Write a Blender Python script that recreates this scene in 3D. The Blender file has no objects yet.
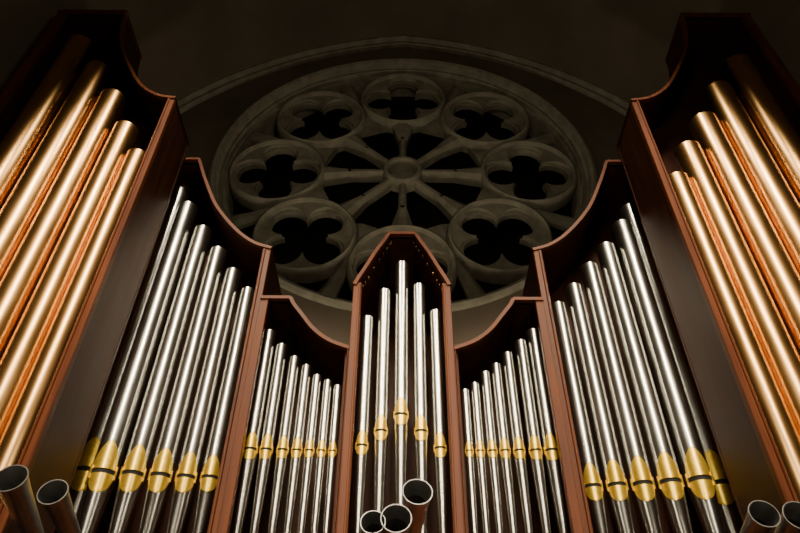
import bpy, math, random
from mathutils import Matrix, Vector
random.seed(4)
scene=bpy.context.scene
COL=bpy.context.collection

# ---------------------------------------------------------------- materials
def newmat(name):
    m=bpy.data.materials.new(name); m.use_nodes=True
    nt=m.node_tree; b=nt.nodes['Principled BSDF']
    return m,nt,b
def noise_mat(name,c1,c2,rough=(.5,.6),metal=0,scale=(4,4,4),ns=1.0,bump=0.0,detail=5,spec=.5):
    m,nt,b=newmat(name)
    tc=nt.nodes.new('ShaderNodeTexCoord'); mp=nt.nodes.new('ShaderNodeMapping')
    mp.inputs['Scale'].default_value=scale
    n=nt.nodes.new('ShaderNodeTexNoise'); n.inputs['Scale'].default_value=ns; n.inputs['Detail'].default_value=detail
    nt.links.new(tc.outputs['Object'],mp.inputs[0]); nt.links.new(mp.outputs[0],n.inputs['Vector'])
    r=nt.nodes.new('ShaderNodeValToRGB')
    r.color_ramp.elements[0].position=.3; r.color_ramp.elements[1].position=.7
    r.color_ramp.elements[0].color=(*c1,1); r.color_ramp.elements[1].color=(*c2,1)
    nt.links.new(n.outputs[0],r.inputs[0]); nt.links.new(r.outputs[0],b.inputs['Base Color'])
    mr=nt.nodes.new('ShaderNodeMapRange'); mr.inputs['From Min'].default_value=.3; mr.inputs['From Max'].default_value=.7
    mr.inputs['To Min'].default_value=rough[0]; mr.inputs['To Max'].default_value=rough[1]
    nt.links.new(n.outputs[0],mr.inputs[0]); nt.links.new(mr.outputs[0],b.inputs['Roughness'])
    b.inputs['Metallic'].default_value=metal
    b.inputs['Specular IOR Level'].default_value=spec
    if bump:
        bp=nt.nodes.new('ShaderNodeBump'); bp.inputs['Strength'].default_value=bump; bp.inputs['Distance'].default_value=.01
        nt.links.new(n.outputs[0],bp.inputs['Height']); nt.links.new(bp.outputs[0],b.inputs['Normal'])
    return m
M_tin=noise_mat('spotted_tin',(.66,.66,.61),(.78,.78,.73),(.23,.27),1,(6,6,3),1.0,0,2)
M_tin2=noise_mat('trumpet_tin',(.30,.30,.29),(.40,.40,.38),(.28,.36),.9,(9,9,5),1.0)
M_cop=noise_mat('copper',(.60,.34,.125),(.70,.41,.155),(.27,.32),1,(5,5,1.5),1.0,0,2)
M_gold=noise_mat('gold_leaf',(.88,.56,.05),(1.0,.70,.10),(.28,.36),.75,(30,30,30),1.0)
M_dark=noise_mat('pipe_hollow_shade',(.006,.005,.004),(.012,.01,.008),(.7,.8))  # near-black colour stands in for shade inside pipes and mouth slits
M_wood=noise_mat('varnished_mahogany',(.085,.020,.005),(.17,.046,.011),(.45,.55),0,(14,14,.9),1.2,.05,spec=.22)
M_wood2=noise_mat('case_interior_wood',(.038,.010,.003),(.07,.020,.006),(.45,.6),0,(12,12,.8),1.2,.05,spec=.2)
M_stone=noise_mat('limestone',(.24,.225,.165),(.38,.355,.265),(.85,.95),0,(3,3,3),1.5,.3,8)
M_plaster=noise_mat('limewash_plaster',(.15,.12,.085),(.21,.17,.12),(.9,.95),0,(.8,.8,.8),1.0,.05)
M_glass=noise_mat('night_glass',(.004,.004,.004),(.012,.012,.010),(.35,.5),0,(3,3,3))
M_floor=noise_mat('floor_stone',(.10,.08,.06),(.17,.14,.10),(.4,.6),0,(1,1,1),2.0,.1)
M_brass=noise_mat('brass',(.6,.4,.15),(.7,.5,.2),(.3,.4),1)

# ---------------------------------------------------------------- mesh helpers
def mk(name,verts,faces,mats,parent=None,smooth=False,fm=None,loc=(0,0,0),rot=None):
    me=bpy.data.meshes.new(name); me.from_pydata(verts,[],faces); 
    if not isinstance(mats,(list,tuple)): mats=[mats]
    for m in mats: me.materials.append(m)
    if fm:
        for p,i in zip(me.polygons,fm): p.material_index=i
    if smooth:
        for p in me.polygons: p.use_smooth=True
    me.update()
    o=bpy.data.objects.new(name,me); COL.objects.link(o); o.location=loc
    if rot: o.rotation_euler=rot
    if parent: o.parent=parent
    return o
def empty(name,parent=None):
    o=bpy.data.objects.new(name,None); COL.objects.link(o); o.parent=parent; return o
class Acc:
    def __init__(s): s.v=[];s.f=[];s.m=[]
    def add(s,v,f,mi=0):
        b=len(s.v); s.v+=v; s.f+=[tuple(i+b for i in q) for q in f]; s.m+=[mi]*len(f)
    def box(s,x0,x1,y0,y1,z0,z1,mi=0,bev=.006):
        x0,x1=min(x0,x1),max(x0,x1)
        b=min(bev,(x1-x0)*.3,(y1-y0)*.3)
        ring=[(x0+b,y0),(x1-b,y0),(x1,y0+b),(x1,y1),(x0,y1),(x0,y0+b)]
        v=[(x,y,z0) for x,y in ring]+[(x,y,z1) for x,y in ring]; n=6
        f=[(i,(i+1)%n,(i+1)%n+n,i+n) for i in range(n)]+[tuple(range(n-1,-1,-1)),tuple(range(n,2*n))]
        s.add(v,f,mi)
    def prism(s,poly,y0,y1,mi=0):
        n=len(poly)
        v=[(x,y0,z) for x,z in poly]+[(x,y1,z) for x,z in poly]
        f=[(i,(i+1)%n,(i+1)%n+n,i+n) for i in range(n)]+[tuple(range(n-1,-1,-1)),tuple(range(n,2*n))]
        s.add(v,f,mi)
    def strip(s,pts,off,y0,y1,mi=0):
        n=len(pts)
        v=[]
        for (x,z),(ox,oz) in zip(pts,off):
            v+=[(x,y0,z),(x,y1,z),(x+ox,y1,z+oz),(x+ox,y0,z+oz)]
        f=[]
        for i in range(n-1):
            a=i*4;b=a+4
            for k in range(4): f.append((a+k,a+(k+1)%4,b+(k+1)%4,b+k))
        f+=[(0,1,2,3),((n-1)*4+3,(n-1)*4+2,(n-1)*4+1,(n-1)*4)]
        s.add(v,f,mi)
    def ring(s,cx,cz,prof,n=64,mi=0):
        k=len(prof);v=[];f=[]
        for i in range(n):
            a=2*math.pi*i/n
            for r,y in prof: v.append((cx+r*math.cos(a),y,cz+r*math.sin(a)))
        for i in range(n):
            for j in range(k):
                f.append((i*k+j,i*k+(j+1)%k,((i+1)%n)*k+(j+1)%k,((i+1)%n)*k+j))
        s.add(v,f,mi)
    def done(s,name,mats,parent=None,smooth=False,loc=(0,0,0),rot=None):
        return mk(name,s.v,s.f,mats,parent,smooth,s.m,loc,rot)
def autosmooth(o,ang=35):
    for p in o.data.polygons: p.use_smooth=True
    o.data.set_sharp_from_angle(angle=math.radians(ang))

def curve_pts(P,n=8):
    out=[]
    for i in range(len(P)-1):
        p0=P[max(i-1,0)];p1=P[i];p2=P[i+1];p3=P[min(i+2,len(P)-1)]
        for k in range(n):
            t=k/n
            q=[]
            for c in range(2):
                q.append(.5*((2*p1[c])+(-p0[c]+p2[c])*t+(2*p0[c]-5*p1[c]+4*p2[c]-p3[c])*t*t+(-p0[c]+3*p1[c]-3*p2[c]+p3[c])*t**3))
            out.append(tuple(q))
    out.append(P[-1]); return out
def normals(P,t,sgn=1):
    out=[]
    for i in range(len(P)):
        a=P[max(i-1,0)];b=P[min(i+1,len(P)-1)]
        dx,dz=b[0]-a[0],b[1]-a[1];l=math.hypot(dx,dz) or 1
        nx,nz=-dz/l,dx/l
        if nz<0 or (abs(nz)<.05 and nx*sgn<0): nx,nz=-nx,-nz
        out.append((nx*t,nz*t))
    return out

# ---------------------------------------------------------------- organ case
organ=empty('pipe_organ')
case=empty('organ_case',organ)
ZT=3.35
def tower(tag,s,xi,xo,yf,yb,flat,curve,ztoe=ZT,inner_post=.13,outer_post=.13):
    """flat: z of level top running from xo to curve[0]; curve runs to the inner post."""
    A=Acc()
    prof=[(xo,flat)]+[(curve[0][0]+.0,flat)]+curve_pts(curve,6)
    prof=[(s*x,z) for x,z in prof]
    zi=curve[-1][1]
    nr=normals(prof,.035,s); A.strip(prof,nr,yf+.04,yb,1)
    A.strip(prof,normals(prof,.04,s),yf-.02,yf+.07,0)
    # posts and side boards
    A.box(s*xi,s*(xi+inner_post),yf,yf+.07,ztoe,zi+.02,0)
    A.box(s*(xi+inner_post*.62),s*(xi+inner_post*.86),yf-.02,yf,ztoe,zi,0)
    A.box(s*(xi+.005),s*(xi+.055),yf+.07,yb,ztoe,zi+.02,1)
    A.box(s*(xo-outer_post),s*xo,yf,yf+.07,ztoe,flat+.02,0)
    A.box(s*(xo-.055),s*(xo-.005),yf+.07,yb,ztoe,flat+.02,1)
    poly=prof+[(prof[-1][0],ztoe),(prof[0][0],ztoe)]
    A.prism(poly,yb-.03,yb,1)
    A.box(s*xi,s*xo,yf-.06,yb,ztoe-.12,ztoe,0)
    A.box(s*xi,s*xo,yf,yb,0,ztoe-.12,0)
    for j in range(2):
        z0=.25+j*(ztoe-.5)/2; z1=z0+(ztoe-.8)/2
        A.box(s*(xi+.1),s*(xo-.1),yf-.03,yf,z0,z1,0); A.box(s*(xi+.18),s*(xo-.18),yf-.045,yf-.03,z0+.08,z1-.08,1)
    return A.done(tag,[M_wood,M_wood2],case)
big=[(4.30,11.45),(4.27,11.12),(4.14,10.57),(3.90,10.04),(3.57,9.47),(3.27,9.20),(3.0,9.13)]
mid=[(2.87,9.03),(2.80,8.85),(2.68,8.56),(2.45,8.08),(2.13,7.65),(1.86,7.41),(1.615,7.31)]
mid=[(x*.985,(z-1.6)*.983+1.58) for x,z in mid]
sml=[(1.24,6.28),(1.20,6.20),(1.10,6.06),(.95,5.86),(.77,5.71),(.54,5.61)]
for s,t in((-1,'left'),(1,'right')):
    tower('pedal_tower_'+t,s,3.0,5.35,5.1,5.88,11.45,big,2.6,inner_post=.10)
    tower('great_flat_'+t,s,1.59,3.30,5.92,7.1,8.88,mid,inner_post=.10)
    tower('small_flat_'+t,s,.535,1.56,5.75,7.0,6.28,sml,inner_post=.03,outer_post=.09)
# centre tower with gabled hood
A=Acc()
hood=[(-.50,6.36),(-.46,6.46),(-.40,6.59),(-.28,6.86),(-.19,7.03),(-.14,7.14)]
hood=curve_pts(hood,4)
prof=hood+[(-x,z) for x,z in reversed(hood)]
yf,yb=5.6,7.0
A.strip(prof,normals(prof,.035),yf+.04,yb,1)
A.strip(prof,normals(prof,.04),yf-.02,yf+.07,0)
for s in(-1,1):
    A.box(s*.44,s*.53,yf,yf+.08,ZT,6.40,0)
    A.box(s*.45,s*.47,yf-.015,yf,ZT,6.38,0)
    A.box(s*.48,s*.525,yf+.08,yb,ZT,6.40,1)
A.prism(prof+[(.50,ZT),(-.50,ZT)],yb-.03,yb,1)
A.box(-.53,.53,yf-.06,yb,ZT-.12,ZT,0); A.box(-.53,.53,yf,yb,0,ZT-.12,0)
A.box(-.4,.4,yf-.03,yf,.3,1.5,0);A.box(-.4,.4,yf-.03,yf,1.7,2.8,0)
A.done('centre_tower',[M_wood,M_wood2],case)
A=Acc()
for i,(x,z) in enumerate(prof):
    if i%2==0:
        A.ring(x*.93,z-.05,[(0.001,yf+.054),(.006,yf+.06),(.007,yf+.12),(0.001,yf+.12)],8)  # small round metal dots following the hood curve
A.done('hood_dots',M_brass,case,True)

# ---------------------------------------------------------------- pipes
def flue(name,x,y,r,zm,zt,ztoe,mat,mouth=True,N=40,rt=None):
    A=Acc()
    toe=.028 if r<.1 else .04
    prof=[(toe*.6,ztoe),(toe,ztoe+.04),(r*.985,zm-.03),(r*1.02,zm-.025),(r*1.02,zm-.012),(r,zm-.008),(r,zm+.3),(r,(zm+zt)/2),(r,zt-.02),(r*.995,zt),(r*.94,zt),(r*.93,zt-.35)]
    v=[];f=[];k=len(prof)
    for i in range(N):
        a=2*math.pi*i/N
        for rr,z in prof: v.append((rr*math.cos(a),rr*math.sin(a),z-ztoe))
    for i in range(N):
        for j in range(k-1): f.append((i*k+j,((i+1)%N)*k+j,((i+1)%N)*k+j+1,i*k+j+1))
    A.add(v,f,0)
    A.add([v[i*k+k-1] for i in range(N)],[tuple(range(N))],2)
    A.add([v[i*k] for i in range(N)],[tuple(range(N-1,-1,-1))],0)
    zz=zm-ztoe
    def patch(zf,phf,rad,rows,mi,cols=12):
        v=[];f=[]
        for i in range(rows+1):
            t=i/rows; z=zf(t); ph=phf(t)
            for c in range(cols+1):
                a=-math.pi/2+ph*(2*c/cols-1)
                rr=rad(t,abs(2*c/cols-1))
                v.append((rr*math.cos(a),rr*math.sin(a),z))
        for i in range(rows):
            for c in range(cols):
                q=i*(cols+1)+c; f.append((q,q+1,q+cols+2,q+cols+1))
        A.add(v,f,mi)
    pm=math.radians(58); h=2.3*r; gap=.34*r; lo=1.5*r
    patch(lambda t:zz+gap+h*t, lambda t:pm*max(0.012,(1-t**1.8))**.70, lambda t,c:r*1.012+.002, 12,1)
    patch(lambda t:zz+gap-.02*t*r, lambda t:pm, lambda t,c:r*(1.012+.06*(1-abs(2*t-1)))+.003, 4,1)
    patch(lambda t:zz-.02*r+t*(gap+.02*r), lambda t:pm*.94, lambda t,c:r*1.004+.001, 1,2)  # dark patch on the pipe wall, painted shade of the mouth opening
    patch(lambda t:zz-.02*r-lo*t, lambda t:pm*max(0.0,(1-t**2))**.5, lambda t,c:(r*1.03+.003)-(r-( toe+(r-toe)*max(0,(1-(lo*t)/(zm-ztoe)))))*1.0, 10,1)
    for s in(-1,1):
        a0=-math.pi/2+s*pm*.98
        c,sn=math.cos(a0),math.sin(a0)
        tx,ty=-sn*.006,c*.006
        r0,r1=r*.98,r*1.14
        vv=[]
        for z in(zz-.35*r,zz+gap+.35*r):
            vv+=[(r0*c-tx,r0*sn-ty,z),(r1*c-tx,r1*sn-ty,z),(r1*c+tx,r1*sn+ty,z),(r0*c+tx,r0*sn+ty,z)]
        A.add(vv,[(0,1,2,3),(7,6,5,4),(0,4,5,1),(1,5,6,2),(2,6,7,3),(3,7,4,0)],1)
    o=A.done(name,[mat,M_gold if mat is M_tin else mat,M_dark],organ,False,(x,y,ztoe))
    autosmooth(o,40)
    o.rotation_euler=(0,0,-math.atan2(x,y)*.6)
    return o
copx=[4.85,4.38,3.98,3.61,3.31]; copr=[.218,.198,.178,.160,.142]
copL=[10.82,10.14,9.47,8.77,8.22]; copR=[10.36,9.71,9.01,8.42,7.84]
for i in range(5):
    flue('copper_organ_pipe',-copx[i],5.34,copr[i],3.45,copL[i],2.6,M_cop)
    flue('copper_organ_pipe', copx[i],5.34,copr[i],3.45,copR[i],2.6,M_cop)
midx=[3.21,2.88,2.59,2.32,2.07,1.84]; midr=[.135,.128,.118,.110,.101,.092]
mL=[8.68,8.22,7.78,7.41,7.06,6.76]; mR=[8.33,7.92,7.52,7.18,6.85,6.57]
mmL=[4.47,4.41,4.40,4.39,4.38,4.38]; mmR=[4.38,4.38,4.36,4.34,4.33,4.32]
for i in range(6):
    flue('silver_organ_pipe',-midx[i]+(.11 if i==0 else 0),6.2+(.1 if i==0 else 0),midr[i],mmL[i],mL[i],ZT,M_tin)
    flue('silver_organ_pipe', midx[i]-(.11 if i==0 else 0),6.2+(.1 if i==0 else 0),midr[i],mmR[i],mR[i],ZT,M_tin)
smx=[1.43,1.28,1.125,.99,.87,.755,.65]; smr=[.070,.064,.058,.053,.048,.045,.042]
sL=[5.95,5.775,5.62,5.515,5.40,5.34,5.28]; sR=[5.99,5.845,5.69,5.55,5.455,5.315,5.24]
for i in range(7):
    flue('silver_organ_pipe',-smx[i],5.93,smr[i],4.55,sL[i],ZT,M_tin,N=28)
    flue('silver_organ_pipe', smx[i],5.93,smr[i],4.56,sR[i],ZT,M_tin,N=28)
for x,zt,zm,r in[(-.365,6.04,4.52,.062),(-.19,6.42,4.67,.066),(0,6.83,4.84,.073),(.19,6.50,4.67,.066),(.365,6.13,4.50,.062)]:
    flue('silver_organ_pipe',x,5.78,r,zm,zt,ZT,M_tin,N=32)

# horizontal trumpets
def trumpet(x,y,z,r,tilt,yaw,L):
    prof=[(.02,0),(.03,.05),(.035,.3),(r*.62,L*.6),(r*.86,L*.9),(r*.97,L*.985),(r*1.04,L-.004),(r*1.04,L),(r*.97,L),(r*.90,L*.97),(r*.78,L*.88),(r*.5,L*.6),(.01,L*.45)]
    N=36;k=len(prof);v=[];f=[];fm=[]
    for i in range(N):
        a=2*math.pi*i/N
        for rr,zz in prof: v.append((rr*math.cos(a),rr*math.sin(a),zz-L))
    for i in range(N):
        for j in range(k-1):
            f.append((i*k+j,((i+1)%N)*k+j,((i+1)%N)*k+j+1,i*k+j+1)); fm.append(1 if j>=10 else 0)
    o=mk('trumpet_organ_pipe',v,f,[M_tin2,M_dark],organ,True,fm,(x,y,z))
    autosmooth(o,50)
    o.rotation_euler=(math.radians(90-tilt),0,math.radians(yaw))
for a in[(.12,4.6,3.60,.105,14,4,1.25),(-.03,4.6,3.41,.105,10,0,1.15),(-.19,4.62,3.39,.085,10,-2,1.1),
         (-2.46,4.6,3.58,.100,12,2,1.55),(-2.80,4.6,3.68,.115,15,2,1.55),(2.52,4.6,3.46,.100,10,-2,1.5),(2.76,4.6,3.45,.105,10,-3,1.5)]:
    trumpet(*a)

# ---------------------------------------------------------------- rose window
CX,CZ=0.0,11.70
A=Acc()
A.ring(CX,CZ,[(3.66,8.20),(3.60,8.17),(3.54,8.20),(3.54,8.34),(3.50,8.38),(3.45,8.36),(3.44,8.50),(3.40,8.53),(3.36,8.51),(3.34,8.60),(3.34,9.05),(3.66,9.05)],128)
cd=2.44; cr=.93
def hole(th,R,b,a,k=4,off=0):
    best=0
    for j in range(k):
        d=th-off-2*math.pi*j/k
        sd=math.sin(d)
        if math.cos(d)>0 and abs(b*sd)<=a:
            best=max(best,b*math.cos(d)+math.sqrt(a*a-b*b*sd*sd))
    return best*R
def foil(cx,cz,R,y0,y1,off,sc=1.0,b=.56,a=.40,n=96,ro=1.0):
    v=[];f=[]
    for i in range(n):
        t=2*math.pi*i/n
        q=min(hole(t,R,b,a,4,off)*sc,R*.97)
        c,s_=math.cos(t),math.sin(t)
        v+=[(cx+q*c,y0,cz+q*s_),(cx+R*ro*c,y0,cz+R*ro*s_),(cx+R*ro*c,y1,cz+R*ro*s_),(cx+q*c,y1,cz+q*s_)]
    for i in range(n):
        for j in range(4):
            f.append((i*4+j,i*4+(j+1)%4,((i+1)%n)*4+(j+1)%4,((i+1)%n)*4+j))
    A.add(v,f,0)
for k in range(8):
    th=math.pi/4*k; cx,cz=CX+cd*math.cos(th),CZ+cd*math.sin(th)
    A.ring(cx,cz,[(cr+.015,8.50),(cr-.02,8.40),(cr-.05,8.38),(cr-.08,8.41),(cr-.09,8.54),(cr-.10,8.56),(cr-.10,8.70),(cr+.015,8.70)],64)
    foil(cx,cz,cr-.07,8.47,8.54,th,1.05)
    foil(cx,cz,cr-.07,8.54,8.68,th,.95)
A.ring(CX,CZ,[(.38,8.48),(.35,8.36),(.30,8.36),(.27,8.41),(.24,8.50),(.24,8.66),(.40,8.66)],48)
A.ring(CX,CZ,[(.24,8.63),(.10,8.61),(.001,8.60),(.001,8.66),(.24,8.66)],32)
def bar(a,r0,r1,w,y0,y1,w2=None):
    w2=w2 or w
    c,s_=math.cos(a),math.sin(a); v=[]
    for r,ww in((r0,w),(r1,w2)):
        for o,y in((-ww/2,y1),(-ww/2,y0+.07),(-ww*.2,y0),(ww*.2,y0),(ww/2,y0+.07),(ww/2,y1)):
            v.append((CX+r*c-o*s_,y,CZ+r*s_+o*c))
    f=[(i,(i+1)%6,(i+1)%6+6,i+6) for i in range(6)]+[(5,4,3,2,1,0),(6,7,8,9,10,11)]
    A.add(v,f,0)
for k in range(8):
    bar(math.pi/4*k,.34,1.05,.14,8.43,8.68,.16)
    bar(math.pi/4*k,1.0,1.56,.16,8.43,8.68,.44)
    bar(math.pi/4*(k+.5),1.56,2.34,.68,8.52,8.68,.10)
    bar(math.pi/4*(k+.5),2.2,3.38,.10,8.52,8.68,.34)
rose=A.done('rose_window',[M_stone])
autosmooth(rose,38)
A=Acc(); 
A.ring(CX,CZ,[(.001,9.0),(3.60,9.0),(3.60,9.03),(.001,9.03)],64); A.done('window_glass',M_glass,rose)

# ---------------------------------------------------------------- church shell
def arch(r_extra=0,n=24):
    ac,zc,r=1.06,8.95,7.33+r_extra
    a1=math.acos(ac/r); P=[]
    for i in range(n+1):
        a=a1*i/n; P.append((-ac+r*math.cos(a),zc+r*math.sin(a)))
    return P+[(-x,z) for x,z in reversed(P[:-1])]
WY=8.30
A=Acc()
ang=sorted(set([2*math.pi*i/128 for i in range(128)]+[math.atan2(z-CZ,x)%(2*math.pi) for x in(-6.8,6.8) for z in(0,17.5)]))
v=[];f=[]
for a in ang:
    c,s_=math.cos(a),math.sin(a)
    tx=6.8/abs(c) if abs(c)>1e-6 else 1e9; tz=((17.5-CZ) if s_>0 else CZ)/abs(s_) if abs(s_)>1e-6 else 1e9
    t=min(tx,tz); v+=[(3.62*c,WY,CZ+3.62*s_),(t*c,WY,CZ+t*s_),(3.62*c,WY+.8,CZ+3.62*s_)]
n=len(ang)
for i in range(n):
    j=(i+1)%n; f+=[(i*3,i*3+1,j*3+1,j*3),(i*3,j*3,j*3+2,i*3+2)]
A.add(v,f); A.done('wall_back',M_plaster)
A=Acc(); P0=[(x,z-.10) for x,z in arch(0)]
A.strip(P0,normals(P0,.09),8.06,WY+.02,0)
P1=[(x*1.0,z-.09) for x,z in arch(-.09)]; A.strip(P1,normals(P1,.07),8.18,WY+.02,0)
o=A.done('trim_arch',M_stone)
P=arch(-.02,32); v=[];f=[]
ys=[WY+.2]+[8-i*2 for i in range(12)]
for y in ys:
    for x,z in P: v.append((x,y,z))
m=len(P)
for i in range(len(ys)-1):
    for j in range(m-1): f.append((i*m+j,i*m+j+1,(i+1)*m+j+1,(i+1)*m+j))
mk('ceiling',v,f,M_plaster,smooth=True)
W=6.25
for s,t in((-1,'left'),(1,'right')):
    mk('wall_'+t,[(s*W,-14,0),(s*W,8.6,0),(s*W,8.6,9.0),(s*W,-14,9.0)],[(0,1,2,3)],M_plaster)
mk('floor',[(-W,-14,0),(W,-14,0),(W,8.6,0),(-W,8.6,0)],[(0,1,2,3)],M_floor)

# ---------------------------------------------------------------- light
def spot(x,y,z,tx,ty,tz,e,cone,rad=.18,blend=.6,col=(1,.84,.62)):
    l=bpy.data.lights.new('nave_spotlight','SPOT'); l.energy=e; l.color=col; l.spot_size=math.radians(cone); l.spot_blend=blend; l.shadow_soft_size=rad
    o=bpy.data.objects.new('nave_spotlight',l); COL.objects.link(o); o.location=(x,y,z)
    d=Vector((tx-x,ty-y,tz-z)); o.rotation_euler=d.to_track_quat('-Z','Y').to_euler()
for s in(-1,1):
    spot(s*2.4, 2.6,12.2, s*2.9,6,6.2, 580,58,.35,.8)
    spot(s*3.0, 0.2,12.0, s*2.5,6,5.8,1700,46,.45)
    spot(s*2.2,-3.5,12.0, s*2.4,6,5.2,2500,34,.5)
    spot(s*3.2,-8.5,12.0, s*2.0,6,4.6,2900,25,.6)
    spot(s*2.4,-11., 7.0, s*2.0,6,4.0,2100,26,.6)
    spot(s*3.6,-11., 4.5, s*2.0,6,3.8,1100,26,.6)
    spot(s*3.4,-1.5, .6, s*1.2,6,5.2,260,55,.25)
def fill_light(name,x,y,z,e,r):
    l=bpy.data.lights.new(name,'POINT'); l.energy=e; l.color=(1,.88,.66); l.shadow_soft_size=r
    o=bpy.data.objects.new(name,l); COL.objects.link(o); o.location=(x,y,z)
fill_light('rose_fill',.6,0,6.0,200,.4)  # fill light added to brighten the rose window and wall
fill_light('rose_uplight',-1.9,7.5,5.6,95,.12); fill_light('rose_uplight',2.1,7.5,5.6,95,.12)  # hidden uplights added behind the case to brighten the lower rose
w=bpy.data.worlds.new('night'); scene.world=w; w.use_nodes=True
w.node_tree.nodes['Background'].inputs[0].default_value=(.012,.010,.007,1); w.node_tree.nodes['Background'].inputs[1].default_value=1

# ---------------------------------------------------------------- camera
c=bpy.data.cameras.new('camera'); c.sensor_width=36; c.lens=672*36/800; c.clip_end=200
o=bpy.data.objects.new('camera',c); COL.objects.link(o)
Rm=Matrix.Rotation(math.radians(.23),4,'Z')@Matrix.Rotation(math.radians(132),4,'X')@Matrix.Rotation(math.radians(.5),4,'Z')
o.matrix_world=Matrix.Translation((0,0,1.6))@Rm
scene.camera=o
